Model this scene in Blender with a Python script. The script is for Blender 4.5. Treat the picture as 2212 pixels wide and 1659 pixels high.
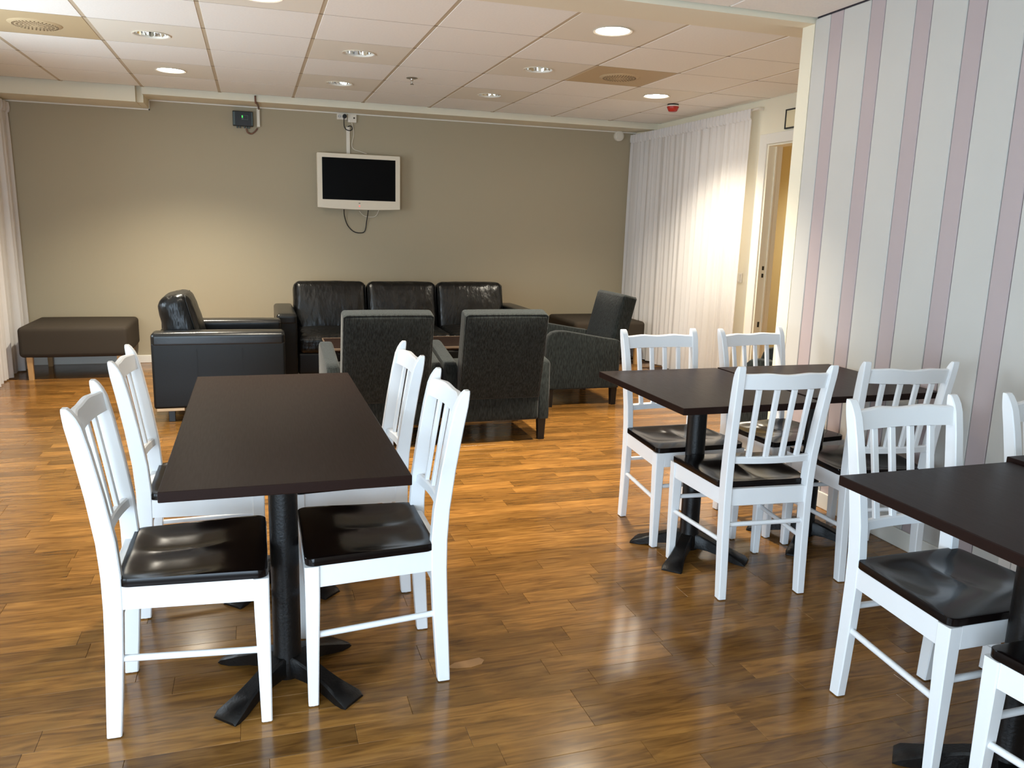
import bpy, bmesh, math, random
from mathutils import Vector, Matrix

random.seed(7)
for o in list(bpy.data.objects):
    bpy.data.objects.remove(o, do_unlink=True)
scene = bpy.context.scene
COL = scene.collection
R = math.radians

# ------------------------------------------------------------------ camera
CAM_H = 1.3368
FPX = 1735.73
YAW, PITCH, ROLL = R(17.8934), R(11.0825), R(1.605)
_f0 = Vector((math.sin(YAW), math.cos(YAW), 0)); _r0 = Vector((math.cos(YAW), -math.sin(YAW), 0)); _u0 = Vector((0, 0, 1))
_fw = _f0 * math.cos(PITCH) - _u0 * math.sin(PITCH)
_u2 = _u0 * math.cos(PITCH) + _f0 * math.sin(PITCH)
_rt = _r0 * math.cos(ROLL) + _u2 * math.sin(ROLL)
_up = _u2 * math.cos(ROLL) - _r0 * math.sin(ROLL)
cam_data = bpy.data.cameras.new('camera'); cam = bpy.data.objects.new('camera', cam_data); COL.objects.link(cam)
cam_data.sensor_fit = 'HORIZONTAL'; cam_data.sensor_width = 36.0; cam_data.lens = FPX / 2212 * 36.0
cam_data.clip_start = 0.05
cam.matrix_world = Matrix(((_rt.x, _up.x, -_fw.x, 0), (_rt.y, _up.y, -_fw.y, 0), (_rt.z, _up.z, -_fw.z, CAM_H), (0, 0, 0, 1)))
scene.camera = cam

# ------------------------------------------------------------------ world, daylight, exposure
world = bpy.data.worlds.new('world'); scene.world = world; world.use_nodes = True
bg = world.node_tree.nodes['Background']; bg.inputs[0].default_value = (0.62, 0.78, 1.0, 1); bg.inputs[1].default_value = 1.0
vs = scene.view_settings
vs.view_transform = 'Standard'; vs.look = 'None'; vs.gamma = 1.0; vs.use_curve_mapping = False
vs.exposure = 0.16
scene.cycles.use_denoising = True
scene.cycles.max_bounces = 10
scene.cycles.diffuse_bounces = 6
scene.cycles.sample_clamp_indirect = 6.0

DAY = (0.64, 0.82, 1.0)
P_REAR, P_NEAR, P_LOUNGE_FILL, P_SPOT = 108, 72, 62, 2.35
def area_light(name, loc, rot, sx, sy, power, color):
    d = bpy.data.lights.new(name, 'AREA'); d.shape = 'RECTANGLE'; d.size = sx; d.size_y = sy
    d.energy = power; d.color = color
    o = bpy.data.objects.new(name, d); COL.objects.link(o); o.location = loc; o.rotation_euler = rot
    return o
# daylight through the rear and near left windows, and unseen fill added for the lounge
area_light('daylight_and_fill', (-1.0, -0.97, 0.9), (R(90), 0, 0), 2.0, 1.5, P_REAR, DAY)
area_light('daylight_and_fill', (-2.26, 0.3, 0.95), (0, R(-90), 0), 1.3, 1.7, P_NEAR, DAY)
area_light('daylight_and_fill', (-2.26, 4.7, 1.4), (0, R(-90), 0), 1.1, 1.7, P_LOUNGE_FILL, (0.74, 0.88, 1.0))

WARM = (1.0, 0.91, 0.74)
def ceiling_spot(loc, power, size=126, blend=0.9, color=WARM):
    d = bpy.data.lights.new('downlight_beam', 'SPOT'); d.energy = power; d.color = color
    d.spot_size = R(size); d.spot_blend = blend; d.shadow_soft_size = 0.07
    o = bpy.data.objects.new('downlight_beam', d); COL.objects.link(o); o.location = loc
    return o

# ------------------------------------------------------------------ material helpers
def lin(r, g, b):
    f = lambda c: (c / 255 / 12.92) if c / 255 <= 0.04045 else ((c / 255 + 0.055) / 1.055) ** 2.4
    return (f(r), f(g), f(b), 1)

MATS = {}
def mat(name, col, rough=0.5, metal=0.0, spec=0.5, noise=0.0, nscale=40.0, bump=0.0, bscale=200.0, stretch=(1, 1, 1), coat=0.0, sheen=0.0, emis=None, estr=0.0, rvar=0.0, bdist=0.004):
    m = bpy.data.materials.new(name); m.use_nodes = True
    nt = m.node_tree; n = nt.nodes; L = nt.links
    b = n['Principled BSDF']
    b.inputs['Base Color'].default_value = col
    b.inputs['Roughness'].default_value = rough
    b.inputs['Metallic'].default_value = metal
    b.inputs['Specular IOR Level'].default_value = spec
    if coat: b.inputs['Coat Weight'].default_value = coat; b.inputs['Coat Roughness'].default_value = 0.1
    if sheen: b.inputs['Sheen Weight'].default_value = sheen
    if emis: b.inputs['Emission Color'].default_value = emis; b.inputs['Emission Strength'].default_value = estr
    if noise or bump or rvar:
        tc = n.new('ShaderNodeTexCoord'); mp = n.new('ShaderNodeMapping'); mp.inputs['Scale'].default_value = stretch
        L.new(tc.outputs['Object'], mp.inputs['Vector'])
    if noise or rvar:
        t = n.new('ShaderNodeTexNoise'); t.inputs['Scale'].default_value = nscale; t.inputs['Detail'].default_value = 5
        L.new(mp.outputs[0], t.inputs['Vector'])
    if noise:
        mx = n.new('ShaderNodeMix'); mx.data_type = 'RGBA'
        mx.inputs[6].default_value = tuple(c * (1 - noise) for c in col[:3]) + (1,)
        mx.inputs[7].default_value = tuple(min(1, c * (1 + noise)) for c in col[:3]) + (1,)
        if noise > 0.5:
            q = n.new('ShaderNodeMapRange'); q.inputs[1].default_value = 0.36; q.inputs[2].default_value = 0.64
            L.new(t.outputs['Fac'], q.inputs[0]); L.new(q.outputs[0], mx.inputs[0])
        else:
            L.new(t.outputs['Fac'], mx.inputs[0])
        L.new(mx.outputs[2], b.inputs['Base Color'])
    if rvar:
        mr = n.new('ShaderNodeMapRange'); mr.inputs[3].default_value = rough - rvar; mr.inputs[4].default_value = rough + rvar
        L.new(t.outputs['Fac'], mr.inputs[0]); L.new(mr.outputs[0], b.inputs['Roughness'])
    if bump:
        t2 = n.new('ShaderNodeTexNoise'); t2.inputs['Scale'].default_value = bscale; t2.inputs['Detail'].default_value = 3
        L.new(mp.outputs[0], t2.inputs['Vector'])
        bp = n.new('ShaderNodeBump'); bp.inputs['Strength'].default_value = bump; bp.inputs['Distance'].default_value = bdist
        L.new(t2.outputs['Fac'], bp.inputs['Height']); L.new(bp.outputs[0], b.inputs['Normal'])
    MATS[name] = m
    return m

mat('wall_paint', lin(172, 161, 137), 0.85, bump=0.08, bscale=260)
mat('cream_paint', lin(236, 228, 205), 0.7, bump=0.05, bscale=200)
mat('corridor_paint', lin(214, 196, 152), 0.8)
mat('trim_white', lin(232, 228, 218), 0.45)
mat('panel_white', lin(200, 197, 191), 0.5, noise=0.03, nscale=6)
mat('panel_pink', lin(183, 168, 168), 0.5, noise=0.03, nscale=6)
mat('groove_dark', lin(70, 62, 66), 0.8)
mat('tile_white', lin(246, 243, 236), 0.9, noise=0.06, nscale=90, bump=0.25, bscale=400)
mat('panel_metal', lin(238, 232, 218), 0.6)
mat('vent_metal', lin(198, 176, 138), 0.6)
mat('grid_gap', lin(140, 122, 98), 0.8); mat('grid_rail', lin(200, 184, 158), 0.6)
mat('slot_dark', lin(70, 58, 44), 0.8); mat('vent_slot', lin(130, 110, 82), 0.8)
mat('chair_white', lin(240, 241, 242), 0.32, spec=0.5)
mat('glide', lin(205, 205, 200), 0.4)
mat('table_wood', lin(36, 23, 19), 0.36, spec=0.5, noise=0.16, nscale=7, stretch=(30, 2, 30), bump=0.05, bscale=60, rvar=0.06)
mat('table_edge', lin(40, 26, 22), 0.4)
mat('cast_iron', lin(12, 9, 8), 0.4, spec=0.35, bump=0.2, bscale=130)
mat('leather', lin(10, 10, 10), 0.32, spec=0.4, bump=0.7, bscale=7, bdist=0.02, stretch=(1.8, 1.8, .7), rvar=0.08, nscale=30)
mat('leather_arm', lin(11, 11, 11), 0.3, spec=0.5, bump=0.1, bscale=60); mat('leather_plain', lin(10, 11, 11), 0.45, spec=0.3, bump=0.12, bscale=240)
mat('grey_fabric', lin(31, 35, 34), 0.9, spec=0.2, noise=0.62, nscale=55, stretch=(3.2, 3.2, .5), bump=0.7, bscale=55, sheen=0.12)
mat('ottoman_fabric', lin(60, 53, 45), 0.85, spec=0.2, noise=0.12, nscale=300, bump=0.15, bscale=500)
mat('leg_black', lin(15, 13, 12), 0.4)
mat('leg_wood', lin(190, 148, 96), 0.45, noise=0.2, nscale=30, stretch=(3, 3, .4))
mat('steel', lin(190, 186, 178), 0.28, metal=1.0)
mat('leg_metal', lin(176, 146, 112), 0.35, metal=0.6); mat('chrome', lin(225, 222, 216), 0.08, metal=1.0)
mat('tv_white', lin(226, 216, 196), 0.35)
mat('tv_screen', lin(4, 4, 5), 0.35, spec=0.08)
mat('plastic_white', lin(228, 222, 208), 0.4)
mat('plastic_black', lin(16, 18, 20), 0.4)
mat('plastic_grey', lin(70, 84, 84), 0.4)
mat('cable_black', lin(14, 14, 14), 0.5)
mat('cable_brown', lin(120, 84, 66), 0.5)
mat('led_green', lin(40, 220, 60), 0.4, emis=lin(60, 255, 80), estr=2.0)
mat('led_red', lin(240, 120, 110), 0.4, emis=lin(255, 120, 110), estr=0.6)
mat('alarm_red', lin(168, 38, 26), 0.4)
mat('lamp_glow', lin(255, 250, 240), 0.4, emis=(1.0, 0.92, 0.78, 1), estr=70)
mat('lamp_tube', lin(245, 245, 245), 0.3)
mat('sign_face', lin(228, 216, 180), 0.5)
mat('table_trim', lin(120, 100, 82), 0.4)

def curtain_mat():
    m = bpy.data.materials.new('sheer'); m.use_nodes = True
    nt = m.node_tree; n = nt.nodes; L = nt.links
    out = n['Material Output']; n.remove(n['Principled BSDF'])
    d = n.new('ShaderNodeBsdfDiffuse'); d.inputs[0].default_value = lin(236, 232, 230)
    t = n.new('ShaderNodeBsdfTranslucent'); t.inputs[0].default_value = lin(236, 232, 230)
    tr = n.new('ShaderNodeBsdfTransparent')
    a = n.new('ShaderNodeMixShader'); a.inputs[0].default_value = 0.22
    b = n.new('ShaderNodeMixShader'); b.inputs[0].default_value = 0.1
    L.new(d.outputs[0], a.inputs[1]); L.new(t.outputs[0], a.inputs[2])
    L.new(a.outputs[0], b.inputs[1]); L.new(tr.outputs[0], b.inputs[2]); L.new(b.outputs[0], out.inputs[0])
    MATS['sheer'] = m
curtain_mat()

def plank_mat():
    m = bpy.data.materials.new('laminate'); m.use_nodes = True
    nt = m.node_tree; n = nt.nodes; L = nt.links
    b = n['Principled BSDF']
    at = n.new('ShaderNodeAttribute'); at.attribute_name = 'rnd'
    geo = n.new('ShaderNodeNewGeometry')
    mul = n.new('ShaderNodeMath'); mul.operation = 'MULTIPLY'; mul.inputs[1].default_value = 37.0
    L.new(at.outputs['Fac'], mul.inputs[0])
    cmb = n.new('ShaderNodeCombineXYZ'); L.new(mul.outputs[0], cmb.inputs[0]); L.new(mul.outputs[0], cmb.inputs[1])
    add = n.new('ShaderNodeVectorMath'); add.operation = 'ADD'; L.new(geo.outputs['Position'], add.inputs[0]); L.new(cmb.outputs[0], add.inputs[1])
    mp = n.new('ShaderNodeMapping'); mp.inputs['Scale'].default_value = (2.6, 20, 1); L.new(add.outputs[0], mp.inputs['Vector'])
    g = n.new('ShaderNodeTexNoise'); g.inputs['Scale'].default_value = 2.0; g.inputs['Detail'].default_value = 8; g.inputs['Distortion'].default_value = 1.2
    L.new(mp.outputs[0], g.inputs['Vector'])
    ramp = n.new('ShaderNodeValToRGB'); e = ramp.color_ramp.elements
    e[0].position = 0.30; e[0].color = lin(100, 67, 31); e[1].position = 0.66; e[1].color = lin(146, 103, 50)
    k = ramp.color_ramp.elements.new(0.46); k.color = lin(126, 86, 40)
    L.new(g.outputs['Fac'], ramp.inputs[0])
    mp2 = n.new('ShaderNodeMapping'); mp2.inputs['Scale'].default_value = (3, 7, 1); L.new(add.outputs[0], mp2.inputs['Vector'])
    g2 = n.new('ShaderNodeTexNoise'); g2.inputs['Scale'].default_value = 1.6; g2.inputs['Detail'].default_value = 4
    L.new(mp2.outputs[0], g2.inputs['Vector'])
    mr2 = n.new('ShaderNodeMapRange'); mr2.inputs[1].default_value = 0.3; mr2.inputs[2].default_value = 0.7; mr2.inputs[3].default_value = 0.84; mr2.inputs[4].default_value = 1.12
    L.new(g2.outputs['Fac'], mr2.inputs[0])
    mr = n.new('ShaderNodeMapRange'); mr.inputs[3].default_value = 0.7; mr.inputs[4].default_value = 1.28
    L.new(at.outputs['Fac'], mr.inputs[0])
    mm = n.new('ShaderNodeMath'); mm.operation = 'MULTIPLY'; L.new(mr.outputs[0], mm.inputs[0]); L.new(mr2.outputs[0], mm.inputs[1])
    vm = n.new('ShaderNodeVectorMath'); vm.operation = 'SCALE'; L.new(ramp.outputs[0], vm.inputs[0]); L.new(mm.outputs[0], vm.inputs['Scale'])
    L.new(vm.outputs[0], b.inputs['Base Color'])
    # wear: fine roughness variation
    t3 = n.new('ShaderNodeTexNoise'); t3.inputs['Scale'].default_value = 5; t3.inputs['Detail'].default_value = 6
    L.new(geo.outputs['Position'], t3.inputs['Vector'])
    r3 = n.new('ShaderNodeMapRange'); r3.inputs[3].default_value = 0.11; r3.inputs[4].default_value = 0.24
    L.new(t3.outputs['Fac'], r3.inputs[0]); L.new(r3.outputs[0], b.inputs['Roughness'])
    b.inputs['Specular IOR Level'].default_value = 0.5
    MATS['laminate'] = m
plank_mat()
mat('floor_base', lin(60, 38, 22), 0.8)
mat('patch_wood', lin(150, 106, 58), 0.45, noise=0.1, nscale=30)

# ------------------------------------------------------------------ mesh helpers
class MB:
    def __init__(s): s.v = []; s.f = []
    def add(s, vs, fs):
        o = len(s.v); s.v += [tuple(p) for p in vs]; s.f += [tuple(i + o for i in f) for f in fs]; return s
    def bm(s, b):
        b.verts.index_update(); return s.add([v.co.copy() for v in b.verts], [[v.index for v in f.verts] for f in b.faces])
    def box(s, x0, x1, y0, y1, z0, z1, bev=0.0, seg=2, M=None):
        b = bmesh.new(); bmesh.ops.create_cube(b, size=1)
        for v in b.verts:
            v.co = Vector(((x0 + x1) / 2 + v.co.x * (x1 - x0), (y0 + y1) / 2 + v.co.y * (y1 - y0), (z0 + z1) / 2 + v.co.z * (z1 - z0)))
        if bev: bmesh.ops.bevel(b, geom=list(b.edges), offset=bev, segments=seg, affect='EDGES', profile=0.5)
        if M is not None:
            for v in b.verts: v.co = M @ v.co
        s.bm(b); b.free(); return s
    def loft(s, loops, cap=True, closed=True):
        n = len(loops[0]); vs = [p for l in loops for p in l]; fs = []
        for i in range(len(loops) - 1):
            for j in range(n if closed else n - 1):
                k = (j + 1) % n
                fs.append((i * n + j, i * n + k, (i + 1) * n + k, (i + 1) * n + j))
        if cap: fs.append(tuple(reversed(range(n)))); fs.append(tuple((len(loops) - 1) * n + j for j in range(n)))
        return s.add(vs, fs)
    def tube(s, p0, p1, r0, r1=None, n=12):
        return s.path([p0, p1], [r0, r0 if r1 is None else r1], n)
    def path(s, pts, r, n=8):
        pts = [Vector(p) for p in pts]; rs = r if isinstance(r, (list, tuple)) else [r] * len(pts)
        loops = []; ref = None
        for i, p in enumerate(pts):
            d = (pts[min(i + 1, len(pts) - 1)] - pts[max(i - 1, 0)]).normalized()
            if ref is None: ref = Vector((0, 0, 1)) if abs(d.z) < 0.9 else Vector((1, 0, 0))
            a = d.cross(ref).normalized(); c = a.cross(d).normalized(); ref = c
            loops.append([p + (a * math.cos(t) + c * math.sin(t)) * rs[i] for t in [2 * math.pi * k / n for k in range(n)]])
        return s.loft(loops)
    def lathe(s, prof, n=32, c=(0, 0, 0), cap=False):
        loops = [[(c[0] + r * math.cos(t), c[1] + r * math.sin(t), c[2] + z) for t in [2 * math.pi * k / n for k in range(n)]] for r, z in prof]
        return s.loft(loops, cap=cap)
    def prism(s, poly, axis, a0, a1):
        def P(u, v, w): return {'x': (w, u, v), 'y': (u, w, v), 'z': (u, v, w)}[axis]
        return s.loft([[P(u, v, a0) for u, v in poly], [P(u, v, a1) for u, v in poly]])
    def cushion(s, hx, hy, hz, r, bulge=(0, 0, 0), M=None, n=7, jit=0.0, seed=0):
        r = min(r, hx * .98, hy * .98, hz * .98); h = (hx, hy, hz)
        def ax(a):
            e = [a - r + r * math.sin(t) for t in (R(18), R(36), R(54), R(72), R(90))]
            e = [a - r * (1 - q) for q in (0.25, 0.5, 0.75, 1.0)]
            m = [-(a - r) + 2 * (a - r) * i / n for i in range(n + 1)]
            return [-q for q in reversed(e)] + m + e
        A = [ax(q) for q in h]; idx = {}; vs = []; fs = []
        rnd = random.Random(seed)
        def V(p):
            key = tuple(round(c, 6) for c in p)
            if key in idx: return idx[key]
            c = Vector([max(-(h[i] - r), min(h[i] - r, p[i])) for i in range(3)]); d = Vector(p) - c
            q = c + d.normalized() * r if d.length > 1e-9 else Vector(p)
            w = [max(0.0, 1 - (q[i] / h[i]) ** 2) for i in range(3)]
            g = Vector(q)
            for i in range(3):
                if bulge[i]:
                    u = w[(i + 1) % 3] * w[(i + 2) % 3]
                    g[i] += bulge[i] * (u ** 0.6) * (q[i] / h[i])
            if jit: g += Vector((rnd.uniform(-jit, jit), rnd.uniform(-jit, jit), rnd.uniform(-jit, jit)))
            idx[key] = len(vs); vs.append(M @ g if M is not None else g); return idx[key]
        for i in range(3):
            j, k = (i + 1) % 3, (i + 2) % 3
            for sgn in (-1, 1):
                for a in range(len(A[j]) - 1):
                    for b in range(len(A[k]) - 1):
                        q = []
                        for (da, db) in ((0, 0), (1, 0), (1, 1), (0, 1)):
                            p = [0, 0, 0]; p[i] = sgn * h[i]; p[j] = A[j][a + da]; p[k] = A[k][b + db]; q.append(V(p))
                        fs.append(tuple(q if sgn > 0 else reversed(q)))
        return s.add(vs, fs)
    def mesh(s, name):
        m = bpy.data.meshes.new(name); m.from_pydata(s.v, [], s.f); m.update(); return m
    def obj(s, name, material, parent=None, smooth=False, angle=None, loc=None, rotz=0.0):
        m = s.mesh(name); m.materials.append(MATS[material])
        b = bmesh.new(); b.from_mesh(m); bmesh.ops.recalc_face_normals(b, faces=list(b.faces)); b.to_mesh(m); b.free()
        if smooth:
            for p in m.polygons: p.use_smooth = True
            if angle: m.set_sharp_from_angle(angle=R(angle))
        return link(name, m, parent, loc, rotz)

def link(name, m, parent=None, loc=None, rotz=0.0):
    o = bpy.data.objects.new(name, m); COL.objects.link(o)
    if parent is not None: o.parent = parent
    if loc is not None: o.location = loc
    if rotz: o.rotation_euler = (0, 0, rotz)
    return o
def tag(o, label, cat, group=None):
    o['label'] = label; o['category'] = cat
    if group: o['group'] = group
    return o
def thing(name, label, cat, loc=(0, 0, 0), rotz=0.0, group=None):
    o = link(name, None, None, loc, rotz); return tag(o, label, cat, group)
def struct(o, label=None):
    o['kind'] = 'structure'
    if label: o['label'] = label
    return o
def copy_tree(o, parent=None):
    c = o.copy(); COL.objects.link(c); c.parent = parent
    for ch in list(o.children): copy_tree(ch, c)
    return c
def place(proto, loc, rotz, label, used=[set()]):
    o = proto if id(proto) not in used[0] else copy_tree(proto)
    used[0].add(id(proto)); o.location = loc; o.rotation_euler = (0, 0, rotz); o['label'] = label
    return o
def rect8(cx, cy, z, wx, wy, c=0.003):
    a, b = wx / 2, wy / 2
    return [(cx + x, cy + y, z) for x, y in ((a - c, -b), (a, -b + c), (a, b - c), (a - c, b), (-a + c, b), (-a, b - c), (-a, -b + c), (-a + c, -b))]

# ------------------------------------------------------------------ room constants
XL, XR, YB, ZC = -2.027, 3.91, 8.06, 2.38
XS, YE, YF = 2.667, 3.575, 3.675           # striped wall face, its end, far face of the opening frame
GX, GY, T = -1.4274, 4.5169, 0.6
YN = -0.75                                   # rear wall

# ------------------------------------------------------------------ floor
fl = MB().box(XL - .1, XR + 1.6, YN - .1, YB + .1, -0.08, -0.005).obj('floor', 'floor_base'); struct(fl, 'brown wood laminate floor of staggered strips')
def proj_px(x, y, z):
    d = Vector((x, y, z - CAM_H)); w = d.dot(_fw)
    if w < 0.1: return None
    return (1106 + FPX * d.dot(_rt) / w, 829.5 - FPX * d.dot(_up) / w, w)
PW = 0.0915
planks = []
row = 0; y = 0.62
prng = random.Random(11)
while y < YB - 0.001:
    y1 = min(y + PW, YB)
    x = XL - prng.uniform(0, .5)
    while x < XR + 1.5:
        ln = prng.choice((.36, .42, .48, .55, .62, .7)) + prng.uniform(-.03, .03)
        x0 = max(x, XL); x1 = min(x + ln, XR + 1.5)
        if x1 - x0 > .03 and (x1 < XR + .1 or 4.3 < y < 6.4): planks.append((x0, x1, y, y1, prng.random()))
        x += ln
    y = y1; row += 1
def plank_geo(x0, x1, y0, y1):
    g = 0.0003; c = 0.0008; x0 += g; x1 -= g; y0 += g; y1 -= g
    vs = [(x0, y0, -.005), (x1, y0, -.005), (x1, y1, -.005), (x0, y1, -.005),
          (x0, y0, -c), (x1, y0, -c), (x1, y1, -c), (x0, y1, -c),
          (x0 + c, y0 + c, 0), (x1 - c, y0 + c, 0), (x1 - c, y1 - c, 0), (x0 + c, y1 - c, 0)]
    fs = [(8, 9, 10, 11)] + [(i, (i + 1) % 4, 4 + (i + 1) % 4, 4 + i) for i in range(4)] + [(4 + i, 4 + (i + 1) % 4, 8 + (i + 1) % 4, 8 + i) for i in range(4)]
    return vs, fs
def size_in_view(p):
    a = proj_px((p[0] + p[1]) / 2, (p[2] + p[3]) / 2, 0)
    if a is None or not (-60 < a[0] < 2270 and a[1] < 1690): return 0
    return (p[1] - p[0]) / a[2] ** 2.6
order = sorted(range(len(planks)), key=lambda i: -size_in_view(planks[i]))
def plank_obj(name, items):
    v = []; f = []; r = []
    for p in items:
        a, b = plank_geo(*p[:4]); o = len(v); v += a; f += [tuple(i + o for i in q) for q in b]; r += [p[4]] * len(b)
    m = bpy.data.meshes.new(name); m.from_pydata(v, [], f); m.materials.append(MATS['laminate'])
    at = m.attributes.new('rnd', 'FLOAT', 'FACE')
    at.data.foreach_set('value', r); m.update()
    return link(name, m, fl)
for i in order[:300]: plank_obj('plank', [planks[i]])
rest = plank_obj('plank_field', [planks[i] for i in order[300:]]); rest['kind'] = 'stuff'
# a worn spot where a strip has been patched
MB().prism([(-.062, -.006), (-.03, .016), (.01, .020), (.052, .026), (.064, .008), (.05, -.012), (.012, -.022), (-.03, -.016)], 'z', 0.0, 0.0012).obj('patch', 'patch_wood', fl, loc=(.585, 2.206, 0))

# ------------------------------------------------------------------ walls
def wall(name, mb, m, label): return struct(mb.obj(name, m), label)
wall('wall_back', MB().box(XL - .1, XR + .1, YB, YB + .12, 0, 2.62), 'wall_paint', 'greige painted back wall of the lounge')
# left wall with a window outside the view and one added for the lounge fill; rear wall with a window behind the viewer
wl = MB(); wins = ((-.55, 1.15, .3, 1.6), (3.85, 5.55, .85, 1.95)); ys = [YN, wins[0][0], wins[0][1], wins[1][0], wins[1][1], YB]
for i in (0, 2, 4): wl.box(XL - .12, XL, ys[i], ys[i + 1], 0, 2.62)
for (a, b, c, d) in wins: wl.box(XL - .12, XL, a, b, 0, c); wl.box(XL - .12, XL, a, b, d, 2.62)
wall('wall_left', wl, 'cream_paint', 'cream side wall behind the white curtain')
wr = MB(); rx0, rx1, rz0, rz1 = -2.0, 0.0, 0.15, 1.65
wr.box(XL, rx0, YN - .12, YN, 0, 2.62); wr.box(rx1, XS + .2, YN - .12, YN, 0, 2.62); wr.box(rx0, rx1, YN - .12, YN, 0, rz0); wr.box(rx0, rx1, YN - .12, YN, rz1, 2.62)
wall('wall_rear', wr, 'cream_paint', 'cream wall behind the viewer')
def window_frame(name, x0, x1, y0, y1, z0, z1, label):
    m = MB(); t = .05
    if x1 - x0 < .2:
        for c in (y0, (y0 + y1 - t) / 2, y1 - t): m.box(x0, x1, c, c + t, z0, z1, .004)
    else:
        for c in (x0, (x0 + x1 - t) / 2, x1 - t): m.box(c, c + t, y0, y1, z0, z1, .004)
    m.box(x0, x1, y0, y1, z0, z0 + t, .004); m.box(x0, x1, y0, y1, z1 - t, z1, .004)
    return struct(m.obj(name, 'trim_white'), label)
window_frame('window_1', XL - .09, XL - .03, *wins[0], 'white window frame in the left wall beside the viewer')
window_frame('window_added', XL - .09, XL - .03, *wins[1], 'white frame of an unseen window added for the lounge fill light')
window_frame('window_3', rx0, rx1, YN - .09, YN - .03, rz0, rz1, 'white window frame in the wall behind the viewer')
# far right wall with doorway
DY0, DY1, DZ = 4.75, 5.69, 2.03
wr = MB(); wr.box(XR, XR + .11, YF, DY0, 0, 2.62); wr.box(XR, XR + .11, DY1, YB, 0, 2.62); wr.box(XR, XR + .11, DY0, DY1, DZ, 2.62)
wall('wall_right', wr, 'cream_paint', 'cream right wall of the lounge with the doorway')
# wall between the lounge and the near room, hidden behind the striped panelling
wall('wall_partition', MB().box(XS + .02, XR + .1, YE, YF, 0, 2.62), 'cream_paint', 'end of the partition beside the opening')
# corridor beyond the doorway
cw = MB(); cw.box(5.3, 5.4, 4.2, 8.2, 0, 2.62); cw.box(XR + .11, 5.4, 8.1, 8.2, 0, 2.62); cw.box(XR + .11, 5.4, 4.2, 4.3, 0, 2.62); cw.box(XR + .11, 5.4, 4.3, 8.1, 2.42, 2.5)
wall('wall_corridor', cw, 'corridor_paint', 'tan corridor walls seen through the doorway')
struct(MB().box(XR + .11, 5.4, 4.2, 8.2, -.08, -.004).obj('floor_corridor', 'floor_base'), 'corridor floor beyond the doorway')
struct(MB().box(5.285, 5.3, 4.3, 8.1, 0, .09, .003).obj('baseboard_corridor', 'trim_white'), 'white baseboard in the corridor')
# striped panelling of the near right wall
ws = wall('wall_right_near', MB().box(XS + .012, XS + .12, YN, YE, 0, 2.62), 'groove_dark', 'white and pink striped panelled wall')
def board(y0, y1, m):
    MB().box(XS, XS + .014, y0 + .002, y1 - .002, 0.0, 2.375, .0025, 1).obj('wall_panel', m, ws)
pink = [(3.372 - .27 * k, 3.462 - .27 * k) for k in range(22)]
board(3.462, YE, 'panel_white')
for k, (a, b) in enumerate(pink):
    board(a, b, 'panel_pink'); board(pink[k][0] - .18, a, 'panel_white')
struct(MB().box(XS - .012, XS, YN, YE, 0, .082, .004).obj('baseboard_right', 'trim_white'), 'white baseboard under the striped wall')
# opening frame: jamb, lintel and plaster band
jm = MB(); jm.box(XS + .004, XS + .12, YE + .006, YF, 0, 2.366); jm.box(XL, XS + .12, YE + .004, YF, 2.356, 2.5)
struct(jm.obj('trim_1', 'cream_paint'), 'cream jamb and lintel of the wide opening')
struct(MB().box(XL, XR, YF, GY - T, ZC - .006, ZC + .06).obj('trim_2', 'cream_paint'), 'plain plaster band beside the ceiling tiles')
# soffit along the back wall, deeper at its left end
sf = MB(); sx = -.885
sf.prism([(7.575, ZC + .1), (7.575, 2.328), (YB, 2.348), (YB, ZC + .1)], 'x', sx + .05, XR)
sf.prism([(7.575, ZC + .1), (7.575, 2.262), (YB, 2.268), (YB, ZC + .1)], 'x', XL, sx)
sf.box(sx, sx + .05, 7.66, YB, 2.27, ZC + .1)
struct(sf.obj('trim_3', 'cream_paint'), 'boxed soffit where the back wall meets the ceiling')
ls = MB(); ls.box(sx + .05, XR, YB - .012, YB, 2.336, 2.346); ls.box(XL, sx + .055, YB - .012, YB, 2.257, 2.267); ls.box(sx + .045, sx + .055, YB - .012, YB, 2.257, 2.346)
struct(ls.obj('trim_4', 'trim_white'), 'thin white bead under the soffit')
struct(MB().box(XL, XR, YB - .014, YB, 0, .072, .004).obj('baseboard_back', 'trim_white'), 'white baseboard along the back wall')
struct(MB().box(XL, XL + .014, 4, YB, 0, .085, .004).obj('baseboard_left', 'trim_white'), 'white baseboard along the left wall')
struct(MB().box(XR - .014, XR, 5.8, YB, 0, .085, .004).obj('baseboard_far_right', 'trim_white'), 'white baseboard behind the right curtain')
# door frame
dr = link('door_1', None); struct(dr, 'white door frame in the right wall')
for (a, b) in ((DY1, DY1 + .095), (DY0 - .095, DY0)):
    MB().box(XR - .014, XR, a, b, 0, DZ + .08, .003).obj('casing', 'trim_white', dr)
MB().box(XR - .014, XR, DY0, DY1, DZ, DZ + .08, .003).obj('casing', 'trim_white', dr)
jb = MB().box(XR - .002, XR + .13, DY1 - .018, DY1 + .002, 0, DZ, .002).obj('jamb', 'cream_paint', dr)
MB().box(XR + .06, XR + .075, DY1 - .032, DY1 - .018, 0, DZ, .002).obj('door_stop', 'cream_paint', dr)
for z in (1.06, 1.00, .60):
    MB().box(XR + .03, XR + .048, DY1 - .0195, DY1 - .0175, z - .022 if z < .9 else z - .016, z + .022 if z < .9 else z + .016).obj('strike_plate', 'plastic_black', jb)
MB().box(XR, XR + .12, DY0, DY1, DZ - .015, DZ, .002).obj('jamb', 'cream_paint', dr)

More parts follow.
